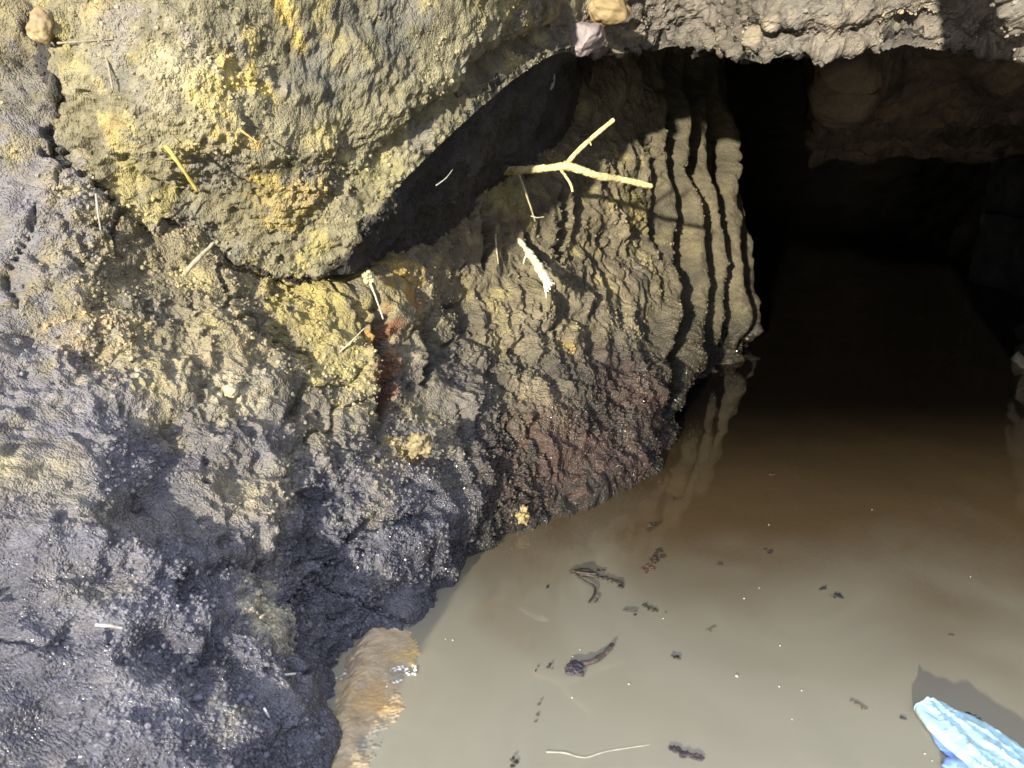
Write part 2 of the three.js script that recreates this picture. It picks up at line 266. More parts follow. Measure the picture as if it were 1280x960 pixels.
// ---------------------------------------------------------------- the overhanging rock with the lip of the roof
// each column: edge [px, py, t], then inward points on the face, then points on the underside
const E = (px, py, t, face2, face1, top, under1, under2) => ({ e: at(px, py, t), face2, face1, top, under1, under2 });
const roofRaw = [
  // px, py, t | near face | mid face | top | underside 1 | underside 2
  [[48, -70, 0.95], [90, -75, 0.92], [130, -95, 0.92], [160, -240, 0.92], [30, -60, 1.0], [10, -50, 1.08]],
  [[64, 60, 0.95], [98, 55, 0.91], [150, 10, 0.90], [180, -240, 0.90], [48, 70, 1.0], [20, 80, 1.1]],
  [[74, 165, 0.965], [110, 140, 0.90], [175, 60, 0.885], [205, -240, 0.89], [60, 185, 1.02], [40, 200, 1.12]],
  [[100, 232, 0.985], [130, 195, 0.91], [205, 95, 0.88], [235, -240, 0.885], [90, 252, 1.04], [80, 265, 1.15]],
  [[175, 270, 1.025], [192, 232, 0.95], [250, 120, 0.89], [275, -240, 0.885], [170, 288, 1.08], [165, 300, 1.2]],
  [[265, 300, 1.08], [270, 260, 0.99], [300, 140, 0.925], [320, -240, 0.89], [265, 316, 1.14], [262, 326, 1.25]],
  [[345, 338, 1.105], [338, 290, 1.02], [345, 160, 0.955], [360, -240, 0.90], [350, 350, 1.2], [352, 355, 1.32]],
  [[412, 334, 1.12], [395, 285, 1.03], [395, 160, 0.985], [405, -240, 0.92], [440, 338, 1.22], [455, 335, 1.4]],
  [[447, 288, 1.085], [425, 245, 1.04], [440, 140, 1.01], [455, -240, 0.94], [492, 300, 1.25], [520, 300, 1.45]],
  [[490, 235, 1.085], [465, 200, 1.06], [490, 115, 1.035], [510, -240, 0.96], [540, 258, 1.30], [585, 258, 1.58]],
  [[545, 180, 1.11], [520, 145, 1.10], [545, 85, 1.075], [565, -240, 1.0], [598, 210, 1.38], [640, 210, 1.72]],
  [[600, 130, 1.155], [580, 95, 1.16], [605, 55, 1.13], [620, -240, 1.05], [645, 160, 1.45], [700, 170, 1.85]],
  [[652, 88, 1.23], [636, 58, 1.26], [655, 25, 1.22], [670, -240, 1.12], [690, 112, 1.55], [750, 120, 1.98]],
  [[705, 62, 1.36], [698, 36, 1.40], [705, 5, 1.36], [715, -240, 1.22], [730, 66, 1.72], [790, 40, 2.15]],
  [[765, 66, 1.56], [762, 38, 1.54], [764, 0, 1.50], [770, -240, 1.32], [772, 50, 1.85], [820, 10, 2.3]],
  [[830, 55, 1.66], [830, 34, 1.64], [830, -5, 1.60], [830, -240, 1.40], [832, 40, 1.92], [850, -10, 2.5]],
  [[890, 58, 1.64], [890, 36, 1.62], [888, -5, 1.59], [885, -240, 1.44], [890, 42, 1.98], [890, -20, 2.7]],
  [[940, 72, 1.42], [940, 42, 1.40], [940, -5, 1.37], [935, -240, 1.42], [940, 46, 1.95], [940, -20, 2.7]],
  [[1000, 62, 1.36], [1000, 38, 1.34], [1000, -8, 1.31], [1000, -240, 1.36], [1000, 42, 1.86], [1000, -20, 2.7]],
  [[1065, 60, 1.34], [1065, 34, 1.31], [1065, -8, 1.28], [1065, -240, 1.28], [1065, 42, 1.76], [1065, -20, 2.7]],
  [[1130, 50, 1.34], [1130, 28, 1.31], [1130, -12, 1.28], [1130, -240, 1.20], [1130, 34, 1.70], [1130, -20, 2.7]],
  [[1200, 58, 1.32], [1200, 34, 1.32], [1200, -8, 1.28], [1200, -240, 1.12], [1200, 42, 1.62], [1200, -20, 2.7]],
  [[1290, 64, 1.26], [1290, 38, 1.22], [1290, -8, 1.18], [1290, -240, 1.05], [1290, 44, 1.52], [1290, -20, 2.7]],
  [[1420, 60, 1.12], [1420, 34, 1.08], [1420, -8, 1.05], [1420, -240, 0.96], [1420, 42, 1.42], [1420, -20, 2.7]],
  [[1750, 70, 0.95], [1750, 40, 0.92], [1750, -8, 0.90], [1750, -240, 0.85], [1750, 50, 1.3], [1750, -20, 2.7]],
];
const roofCols = roofRaw.map(([e, f2, f1, top, u1, u2], i) => {
  f2 = [f2[0], f2[1], e[2] - (e[2] - f2[2]) * (i < 2 ? 1 : 0.35)];
  const T = at(...top), crest = T.clone().add(V(0, 0.42, 0.12)); crest.y = Math.max(crest.y, 1.5);
  const ed = at(...e), a = at(...f2), roll = ed.clone().lerp(at(...u1), 0.12).add(V(0, -0.004, 0));
  return [V(T.x * 1.2, 1.75, 3), crest, T, at(...f1), a, ed, roll, at(...u1), at(...u2), at(...u2).add(V(0, 0.8, 0.2))];
});
roofCols.push([V(6, 1.75, 3), V(6, 1.5, 0.8), V(6, 1.2, 0.7), V(6, 0.9, 0.65), V(6, 0.8, 0.65), V(6, 0.7, 0.7), V(6, 0.7, 0.75), V(6, 0.75, 1.1), V(6, 0.9, 2.7), V(6, 1.7, 2.9)]);
const roofCuts = grooveSet([
  [[at(172, 238, 0.985), at(202, 250, 0.995), at(240, 266, 1.02), at(270, 288, 1.055)], 0.024, 0.045, 0.7],
  [[at(415, 10, 0.97), at(450, 30, 0.98), at(500, 20, 1.0)], 0.02, 0.006, 0.5],
  [[at(75, 70, 0.92), at(90, 30, 0.92), at(100, -20, 0.92)], 0.012, 0.02, 0.7],
  [[at(170, 238, 0.95), at(205, 250, 0.97), at(245, 268, 1.0), at(275, 285, 1.02)], 0.012, 0.028, 0.8],
  [[at(395, 60, 0.95), at(400, 100, 0.96), at(420, 130, 0.97), at(480, 110, 0.99)], 0.009, 0.008, 0.7],
  [[at(460, 20, 0.98), at(480, 60, 0.99), at(470, 100, 0.985)], 0.010, 0.008, 0.7],
]);
const streak = (a, b, r, col, k, n = 5) => Array.from({ length: n }, (_, i) => [at(mix(a[0], b[0], i / (n - 1)), mix(a[1], b[1], i / (n - 1)), mix(a[2], b[2], i / (n - 1))), r * mix(1, 0.6, i / (n - 1)), col, k]);
const roofPatches = [
  [at(245, 100, 0.9), 0.055, [0.46, 0.40, 0.24], 0.85], [at(262, 118, 0.9), 0.03, YELLOW, 0.6], ...streak([280, 80, 0.9], [400, 150, 0.95], 0.022, [0.56, 0.44, 0.13], 0.9, 8),
  ...streak([108, 115, 0.91], [122, 170, 0.92], 0.020, [0.66, 0.55, 0.28], 0.9, 4), [at(135, 165, 0.92), 0.03, OCHRE, 0.5],
  ...streak([345, 0, 0.93], [382, 55, 0.95], 0.018, [0.58, 0.42, 0.10], 0.85, 5), [at(312, 50, 0.92), 0.02, YELLOW, 0.6],
  [at(315, 250, 0.98), 0.030, [0.5, 0.38, 0.1], 0.7], [at(340, 235, 1.0), 0.02, [0.5, 0.4, 0.1], 0.6], [at(365, 265, 1.02), 0.06, [0.5, 0.38, 0.12], 0.7], [at(290, 270, 1.0), 0.03, YELLOW, 0.6],
  ...streak([275, 155, 0.93], [320, 178, 0.95], 0.014, [0.62, 0.44, 0.12], 0.8, 4), ...streak([210, 180, 0.93], [245, 238, 0.97], 0.010, [0.66, 0.50, 0.10], 0.8, 5),
  [at(150, 25, 0.91), 0.05, [0.34, 0.29, 0.2], 0.6], [at(140, 10, 0.91), 0.03, OCHRE, 0.4], [at(260, 60, 0.91), 0.035, [0.24, 0.24, 0.26], 0.7], [at(180, 40, 0.91), 0.05, [0.27, 0.26, 0.28], 0.5],
  [at(430, 10, 0.97), 0.04, [0.10, 0.10, 0.085], 0.9], [at(405, 75, 0.96), 0.028, [0.11, 0.11, 0.09], 0.95], [at(415, 115, 0.97), 0.032, [0.11, 0.11, 0.09], 0.95], [at(470, 105, 0.99), 0.035, [0.11, 0.11, 0.09], 0.95], [at(450, 125, 0.98), 0.03, [0.11, 0.11, 0.09], 0.9], [at(490, 20, 1.0), 0.04, [0.11, 0.11, 0.09], 0.9], [at(500, 60, 1.02), 0.035, [0.11, 0.11, 0.09], 0.85],
  [at(435, 60, 0.97), 0.03, [0.40, 0.34, 0.13], 0.7], [at(480, 215, 1.08), 0.04, [0.36, 0.33, 0.14], 0.5],
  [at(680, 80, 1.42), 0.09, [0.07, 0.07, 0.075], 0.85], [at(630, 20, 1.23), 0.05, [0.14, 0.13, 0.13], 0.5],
];
function roofDisp(p, n, u, v) {
  const x = p.x, y = p.y, z = p.z, right = sm(12.5, 15, u), face = sm(1.5, 2.5, v) * sm(6.5, 5, v), under = sm(5.2, 6.2, v);
  let d = 0.022 * fbm(x * 6 + 4, y * 6, z * 6, 3) * sm(0.5, 2.5, v);
  const wx = noise(x * 26, y * 26, z * 26) * 0.010, X = x + wx, Y = y - wx;
  d += mix(0.010, 0.016, right) * fbm(X * 19, Y * 19, z * 19, 3);
  const smooth = sm(-0.05, 0.35, fbm(x * 8 + 20, y * 8, z * 8, 2));   // scraped flat areas between crusts
  const lump = cells(X * 40, Y * 40, z * 40), crumb = cells(X * 88, Y * 88, z * 88), gran = cells(X * 190, Y * 190, z * 190), edge = sm(3.4, 4.6, v) * sm(6.2, 5.2, v);
  d += (0.006 * (0.6 - lump) + 0.0062 * (0.6 - crumb) + 0.0038 * (0.55 - gran)) * mix(1, 0.22, smooth * (1 - edge)) * (0.75 + 0.6 * edge);
  d += 0.0042 * fbm(X * 90, Y * 90, z * 90, 3) * mix(1, 0.5, smooth) + 0.012 * edge * fbm(X * 26, Y * 26, z * 26, 2);
  d -= 0.012 * sm(0.36, 0.6, noise(X * 30 + 40, Y * 30, z * 30) + 0.5 * noise(X * 66, Y * 66, z * 66)) * (0.4 + 0.6 * edge);
  if (right > 0) d += right * 0.014 * fbm(x * 30, y * 30, z * 30, 2) * sm(2.5, 4.5, v);
  d += carve(roofCuts, p);
  return d;
}
function roofPaint(p, n, u, v, c, d) {
  const x = p.x, y = p.y, z = p.z, right = sm(12, 14, u), a = fbm(x * 10 + 7, y * 10, z * 10, 4), b = fbm(x * 42, y * 42 + 5, z * 42, 3);
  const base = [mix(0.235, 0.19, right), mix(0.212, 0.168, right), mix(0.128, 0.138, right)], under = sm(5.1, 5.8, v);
  for (let k = 0; k < 3; k++) base[k] = mix(base[k], [0.046, 0.042, 0.04][k], under);  // shade under the overhang painted into the rock colour
  const q = 1 + 0.32 * a + 0.32 * b + clamp(d * 9, -0.35, 0.3);
  c.setRGB(base[0] * q, base[1] * q, base[2] * q);
  const g = sm(0.1, 0.5, fbm(x * 11 + 51, y * 11, z * 11, 4)) * 0.55 * (1 - under); c.r = mix(c.r, 0.20, g); c.g = mix(c.g, 0.19, g); c.b = mix(c.b, 0.17, g);
  const ye = sm(0.2, 0.6, fbm(x * 15 + 11, y * 15, z * 15 + 3, 4) + 0.15 * b) * 0.5 * (1 - under); c.r = mix(c.r, 0.52, ye); c.g = mix(c.g, 0.44, ye); c.b = mix(c.b, mix(0.16, 0.3, right), ye);
  patch(roofPatches, p, c);
  c.r = clamp(c.r, 0.015, 0.8); c.g = clamp(c.g, 0.014, 0.8); c.b = clamp(c.b, 0.013, 0.8);
}
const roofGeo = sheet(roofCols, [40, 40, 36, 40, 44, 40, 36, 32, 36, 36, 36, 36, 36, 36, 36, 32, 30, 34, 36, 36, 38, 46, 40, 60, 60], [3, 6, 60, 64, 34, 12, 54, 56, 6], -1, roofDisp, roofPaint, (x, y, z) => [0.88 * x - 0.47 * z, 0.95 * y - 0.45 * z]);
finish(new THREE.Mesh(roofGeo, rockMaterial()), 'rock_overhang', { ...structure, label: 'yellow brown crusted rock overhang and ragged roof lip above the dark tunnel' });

// ---------------------------------------------------------------- the tunnel: walls, roof slab, floor of water
const darkPaint = (k) => (p, n, u, v, c) => { const a = fbm(p.x * 5, p.y * 5, p.z * 5, 4); c.setRGB(0.105 * k * (1 + 0.5 * a), 0.092 * k * (1 + 0.5 * a), 0.075 * k * (1 + 0.4 * a)); };
const caveDisp = (amp) => (p) => amp * (fbm(p.x * 4, p.y * 4, p.z * 4, 4) + 0.25 * ridge(p.x * 14, p.y * 14, p.z * 14, 2));
{
  const plan = [[6, 0.62], [2.2, 0.6], [1.62, 0.75], [1.5, 1.4], [1.55, 2.2], [2.3, 3.2], [2.7, 4.6], [2.9, 6.2], [1.6, 7.2], [0.0, 6.8], [-0.4, 5.0], [-0.3, 3.6], [-0.4, 3.0]];
  const grid = plan.map(([x, z], i) => [-0.5, 0.0, 0.4, 0.8, 1.2, 2.8].map((h) => V(x + (i > 1 && i < 8 ? 0.12 * Math.sin(h * 2.2) : 0), h, z)));
  finish(new THREE.Mesh(sheet(grid, 20, 16, 1, caveDisp(0.06), darkPaint(0.8)), rockMaterial()), 'tunnel_wall', structure);
}
{ // the low roof slab hanging at the back: front face, underside, left end
  const xs = [0.86, 0.875, 1.0, 1.2, 1.45, 1.75, 2.2];
  const grid = xs.map((x, i) => { const e = i === 0 ? 0.5 : 0; return [V(x, 1.6, 2.15), V(x, 0.95 + e, 2.1), V(x, 0.83 + e, 2.12), V(x + 0.02, 0.80 + e, 2.2), V(x + 0.09, 0.755 + e, 2.45), V(x + 0.16, 0.715 + e, 2.7), V(x + 0.24, 0.665 + e, 2.95), V(x + 0.26, 0.68 + e, 3.0), V(x + 0.26, 1.6, 3.05)]; });
  finish(new THREE.Mesh(sheet(grid, [6, 24, 36, 40, 40, 20], [6, 10, 10, 24, 24, 24, 6, 8], -1, (p) => 0.075 * fbm(p.x * 4.5, p.y * 4.5, p.z * 4.5, 5) + 0.012 * ridge(p.x * 22, p.y * 22, p.z * 22, 2), (p, n, u, v, c) => { const a = fbm(p.x * 8, p.y * 8, p.z * 8, 4); c.setRGB(0.165 * (1 + 0.7 * a), 0.128 * (1 + 0.7 * a), 0.084 * (1 + 0.7 * a)); }), rockMaterial()), 'tunnel_ceiling', structure);
}
{ // upright block of stone at the right, standing in the water at the back
  const plan = [[1.98, 3.9], [1.92, 3.3], [2.05, 3.2], [2.45, 3.18], [2.9, 3.2]];
  const g = [];
  const shift = 0.44;
  const grid = plan.map(([x, z]) => [-0.3, 0.0, 0.2, 0.34, 0.36, 0.58, 0.63].map((h, j) => V(x + shift - (j < 4 ? 0.03 : 0), h, z - (j < 4 ? 0.04 : 0))));
  const top = grid.map((c) => { c.push(V(c[6].x, 0.66, 4.2)); return c; });
  finish(new THREE.Mesh(sheet(top, 22, 12, -1, caveDisp(0.018), (p, n, u, v, c) => { const a = fbm(p.x * 9, p.y * 9, p.z * 9, 4); c.setRGB(0.14 * (1 + 0.5 * a), 0.14 * (1 + 0.5 * a), 0.15 * (1 + 0.5 * a)); }), rockMaterial()), 'stone_block', { label: 'dim squared grey stone block standing in the water at the far right of the tunnel', category: 'stone block' });
}
// bed and water
finish(new THREE.Mesh(sheet([-1.6, -0.4, 0.4, 1.2, 2.2, 3.6].map((x) => [-1.2, -0.2, 0.5, 1.0, 1.8, 3.0, 8].map((z, j) => V(x, [-0.02, -0.025, -0.03, -0.07, -0.2, -0.35, -0.45][j], z))), 16, 16, -1, (p) => 0.012 * fbm(p.x * 5, p.y * 5, p.z * 5, 4), (p, n, u, v, c) => { const a = fbm(p.x * 6, p.y, p.z * 6, 4); c.setRGB(0.42 + 0.1 * a, 0.38 + 0.09 * a, 0.30 + 0.07 * a); }), rockMaterial()), 'mud_bed', structure);
{
  const g = new THREE.PlaneGeometry(5.2, 8.0, 420, 600); g.rotateX(-Math.PI / 2); g.translate(0.9, 0, -3.6);
  const P = g.attributes.position, col = new Float32Array(P.count * 3), uv1 = new Float32Array(P.count * 2);
  for (let i = 0; i < P.count; i++) { // light falling off into the tunnel painted into the colour: pale, amber, near-black
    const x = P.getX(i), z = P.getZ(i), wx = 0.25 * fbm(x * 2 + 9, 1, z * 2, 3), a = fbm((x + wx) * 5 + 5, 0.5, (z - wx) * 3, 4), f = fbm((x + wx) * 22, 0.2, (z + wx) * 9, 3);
    const silt = sm(1.34, 0.52, -z + 0.18 * x + 0.16 * a + 0.04 * f), farShade = sm(1.0, 1.85, -z);  // distance weights for the painted falloff
    for (let k = 0; k < 3; k++) col[i * 3 + k] = mix(mix([0.15, 0.10, 0.047][k], [0.010, 0.008, 0.006][k], farShade), [0.54, 0.515, 0.385][k], silt) * (1 + 0.10 * a + 0.07 * f);
    uv1.set([x, z], i * 2);
  }
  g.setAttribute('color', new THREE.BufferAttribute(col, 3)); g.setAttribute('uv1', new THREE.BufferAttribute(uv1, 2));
  const ripple = repeat(dataTex(256, (u, v) => 0.5 + 0.4 * tile(u, v, 5, 2, 7)), 1 / 1.3);
  const m = new THREE.MeshPhysicalMaterial({ vertexColors: true, roughness: 0.04, ior: 1.33, transmission: 0.5, thickness: 0.2, attenuationColor: new THREE.Color(0.46, 0.32, 0.15), attenuationDistance: 0.09, bumpMap: ripple, bumpScale: 0.004 });
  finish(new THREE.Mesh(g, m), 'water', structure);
}
// unseen ground behind the camera, its rim added to shape the light, higher right
const CREST = 0.75;
{
  const xs = [-40, -15, -7, -4, -2.8, -2.2, -1.9, -1.6, -1.35, -1.15, -1.0, -0.85, -0.7, -0.5, -0.3, -0.1, 0.2, 0.6, 1.0, 1.4, 1.8, 2.6, 5, 15, 40], zs = [-40, -15, -8, -5.5, -4.6, -4.2, -3.9, -3.5, -2.9, -2.2, -1.6, -1.1, -0.7, -0.4, -0.1, 0.2, 0.5];
  const h = (x, z) => {
    const crest = CREST + 0.25 * sm(-1.9, -2.6, x) + 0.35 * sm(-1.5, 0.2, x), rise = sm(-0.5, -4.1, z), far = sm(-4.8, -9, z);
    const sides = Math.max(sm(-1.1, -1.9, x) * 0.25, sm(1.35, 1.8, x) * 0.8) * sm(-3.5, -0.5, z);
    return mix(-0.35 + (crest + 0.35) * Math.pow(rise, 1.25) + sides * 1.4, 0.9, far);
  };
  finish(new THREE.Mesh(sheet(xs.map((x) => zs.map((z) => V(x, h(x, z), z))), 10, 10, 1, (p) => 0.05 * fbm(p.x * 2, p.y * 2, p.z * 2, 4), (p, n, u, v, c) => { const a = fbm(p.x * 3, p.y * 3, p.z * 3, 4); c.setRGB(0.18 + 0.07 * a, 0.15 + 0.06 * a, 0.09 + 0.04 * a); }), rockMaterial()), 'ground', structure);
  const X = [-40, -12, -4, -1, 2, 5, 12, 40], Z = [0.62, 1.2, 3, 8, 15, 40];
  finish(new THREE.Mesh(sheet(X.map((x) => Z.map((z, j) => V(x, j === 0 && Math.abs(x) > 3 ? 0.3 : [1.46, 1.62, 1.8, 2.0, 2.4, 3][j], z))), 12, 10, 1, (p) => 0.06 * fbm(p.x * 1.5, p.y * 1.5, p.z * 1.5, 4), (p, n, u, v, c) => { const a = fbm(p.x * 3, p.y * 3, p.z * 3, 4); c.setRGB(0.12 + 0.05 * a, 0.13 + 0.05 * a, 0.06 + 0.03 * a); }), rockMaterial()), 'hill', structure);
}
// ---------------------------------------------------------------- things
const M = (rgb, rough = 0.85, extra = {}) => new THREE.MeshPhysicalMaterial({ color: new THREE.Color().setRGB(...rgb), roughness: rough, ...extra });
const painted = (rough = 0.8, extra = {}) => new THREE.MeshPhysicalMaterial({ color: 0xffffff, vertexColors: true, roughness: rough, ...extra });
function colour(g, f) { const P = g.attributes.position, c = new Float32Array(P.count * 3); for (let i = 0; i < P.count; i++) c.set(f(P.getX(i), P.getY(i), P.getZ(i)), i * 3); g.setAttribute('color', new THREE.BufferAttribute(c, 3)); return g; }
const mottled = (rgb, k = 0.35, s = 90) => (x, y, z) => { const a = 1 + k * fbm(x * s, y * s, z * s, 3) + 0.5 * k * noise(x * s * 0.25 + 9, y * s * 0.25, z * s * 0.25); return rgb.map((c) => clamp(c * a, 0.01, 0.95)); };
// a root, straw or stick that tapers along a bent line; flat < 1 squashes it downwards
function stick(pts, r0, r1, { knob = 0.12, radial = 8, segs = 0, flat = 1, bow = 1, fray = 0 } = {}) {
  const curve = new THREE.CatmullRomCurve3(pts), n = segs || Math.max(10, pts.length * 8), fr = curve.computeFrenetFrames(n), P = [], I = [], c = new THREE.Vector3(), d = new THREE.Vector3();
  for (let i = 0; i <= n; i++) {
    const t = i / n; curve.getPointAt(t, c); let r = mix(r0, r1, Math.pow(t, bow)); if (i === n && !fray) r *= 0.7;
    for (let k = 0; k < radial; k++) {
      const a = k / radial * T2; d.copy(fr.normals[i]).multiplyScalar(Math.cos(a)).addScaledVector(fr.binormals[i], Math.sin(a));
      const rad = r * (1 + knob * 1.4 * noise(c.x * 55 + r0 * 500, c.y * 55, c.z * 55) + knob * 2 * noise(c.x * 160 + d.x * 1.6, c.y * 160 + d.y * 1.6, c.z * 160 + d.z * 1.6 + r0 * 900));
      P.push(c.x + d.x * rad, c.y + d.y * rad * flat, c.z + d.z * rad);
    }
  }
  for (let i = 0; i < n; i++) for (let k = 0; k < radial; k++) { const a = i * radial + k, b = i * radial + (k + 1) % radial; I.push(a, b, a + radial, b, b + radial, a + radial); }
  for (const end of [0, n]) { curve.getPointAt(end / n, c); const m = P.length / 3; P.push(c.x, c.y, c.z); for (let k = 0; k < radial; k++) { const a = end * radial + k, b = end * radial + (k + 1) % radial; end ? I.push(a, b, m) : I.push(b, a, m); } }
  const g = new THREE.BufferGeometry(); g.setAttribute('position', new THREE.Float32BufferAttribute(P, 3)); g.setIndex(I); g.computeVertexNormals(); return g;
}
// an irregular broken stone: a lump cut by a few flat faces
function stoneShape(sx, sy, sz, k, rough = 0.12, cuts = 7, detail = 12) {
  const g = mergeVertices((() => { const q = new THREE.IcosahedronGeometry(1, detail); q.deleteAttribute('normal'); q.deleteAttribute('uv'); return q; })()), P = g.attributes.position, v = new THREE.Vector3(), planes = [];
  for (let i = 0; i < cuts; i++) planes.push([new THREE.Vector3(rr(-1, 1), rr(-1, 1), rr(-1, 1)).normalize(), rr(0.55, 0.85)]);
  for (let i = 0; i < P.count; i++) {
    v.fromBufferAttribute(P, i); for (const [n, w] of planes) { const d = v.dot(n) - w; if (d > 0) v.addScaledVector(n, -d * 0.92); }
    v.multiplyScalar(1 + rough * fbm(v.x * 2.2 + k, v.y * 2.2, v.z * 2.2, 4) + rough * 0.25 * noise(v.x * 14 + k, v.y * 14, v.z * 14)); P.setXYZ(i, v.x * sx, v.y * sy, v.z * sz);
  }
  g.computeVertexNormals(); return g;
}
function lumpShape(r, k, squash = 1, detail = 4) { // crumbly soft lump
  const g = mergeVertices((() => { const q = new THREE.IcosahedronGeometry(1, detail); q.deleteAttribute('normal'); q.deleteAttribute('uv'); return q; })()), P = g.attributes.position;
  for (let i = 0; i < P.count; i++) { const x = P.getX(i), y = P.getY(i), z = P.getZ(i), s = r * (1 + 0.45 * fbm(x * 1.6 + k, y * 1.6, z * 1.6, 3)); P.setXYZ(i, x * s, y * s * squash, z * s); }
  g.computeVertexNormals(); return g;
}
const about = (g, p) => g.translate(p.x, p.y, p.z);
const tag = (label, category, group) => (group ? { label, category, group } : { label, category });
// a thing: geometry given in place is moved so that its object stands at the thing's own base
function put(name, at0, geo, mat, info) { geo.translate(-at0.x, -at0.y, -at0.z); const m = new THREE.Mesh(geo, mat); m.position.copy(at0); return finish(m, name, info); }
function root(name, at0, info) { const g = new THREE.Group(); g.position.copy(at0); g.name = name; Object.assign(g.userData, info); scene.add(g); return g; }
function part(parent, name, geo, mat, info) { const q = parent.position; geo.translate(-q.x, -q.y, -q.z); return finish(new THREE.Mesh(geo, mat), name, info, parent); }
const paleWood = painted(0.75, { bumpMap: repeat(grainTex, 1), bumpScale: 0 });
paleWood.bumpMap = null;

{ // the forked twig standing out from the wall
  const b = at(622, 214, 1.56), j = at(710, 207, 1.40), tone = mottled([0.50, 0.42, 0.20], 0.7, 220);
  const t = root('forked_twig', b, tag('pale yellow forked twig jutting out from under the overhang', 'twig'));
  part(t, 'stem', colour(stick([b, at(650, 213, 1.47), at(685, 210, 1.42), j], 0.0082, 0.0072, { knob: 0.15, radial: 14, segs: 70 }), tone), paleWood);
  part(t, 'branch', colour(stick([at(704, 207, 1.402), at(722, 211, 1.395), at(745, 219, 1.40), at(775, 224, 1.42), at(815, 233, 1.44)], 0.0082, 0.0056, { knob: 0.16, radial: 14, segs: 80, fray: 1 }), tone), paleWood);
  const up = part(t, 'branch', colour(stick([at(709, 204, 1.40), at(722, 189, 1.385), at(744, 169, 1.37), at(768, 149, 1.355)], 0.0048, 0.0044, { knob: 0.09, radial: 10, segs: 40 }), tone), paleWood);
  finish(new THREE.Mesh(colour(stick([at(737, 176, 1.375), at(739, 182, 1.375)], 0.0022, 0.001), tone).translate(-b.x, -b.y, -b.z), paleWood), 'bud', null, up);
  part(t, 'twiglet', colour(stick([at(699, 210, 1.41), at(706, 219, 1.40), at(713, 230, 1.40), at(716, 240, 1.40)], 0.0030, 0.0026, { knob: 0.15 }), tone), paleWood);
}
{ // the broken stick below it
  const b = at(647, 297, 1.56), t = root('broken_stick', b, tag('short broken stick with a frayed pale end, below the forked twig', 'stick')), tone = mottled([0.56, 0.52, 0.38], 0.45, 260);
  part(t, 'stem', colour(stick([b, at(656, 309, 1.525), at(668, 326, 1.48), at(680, 345, 1.44), at(687, 357, 1.42)], 0.0048, 0.0098, { knob: 0.28, radial: 12, segs: 44, fray: 1 }), tone), paleWood);
  for (const [dx, dy, r] of [[3, -3, 0.0030], [-2, 3, 0.0036], [1, 1, 0.0032], [-4, 9, 0.0034]]) part(t, 'splinter', colour(stick([at(683 + dx * 0.5, 350 + dy * 0.4, 1.422), at(687 + dx, 361 + dy * 1.3, 1.414)], r, r * 0.4, { knob: 0.2 }), tone), paleWood);
  part(t, 'side_root', colour(stick([at(664, 318, 1.50), at(657, 321, 1.50), at(654, 330, 1.50)], 0.0022, 0.0012), tone), paleWood);
}
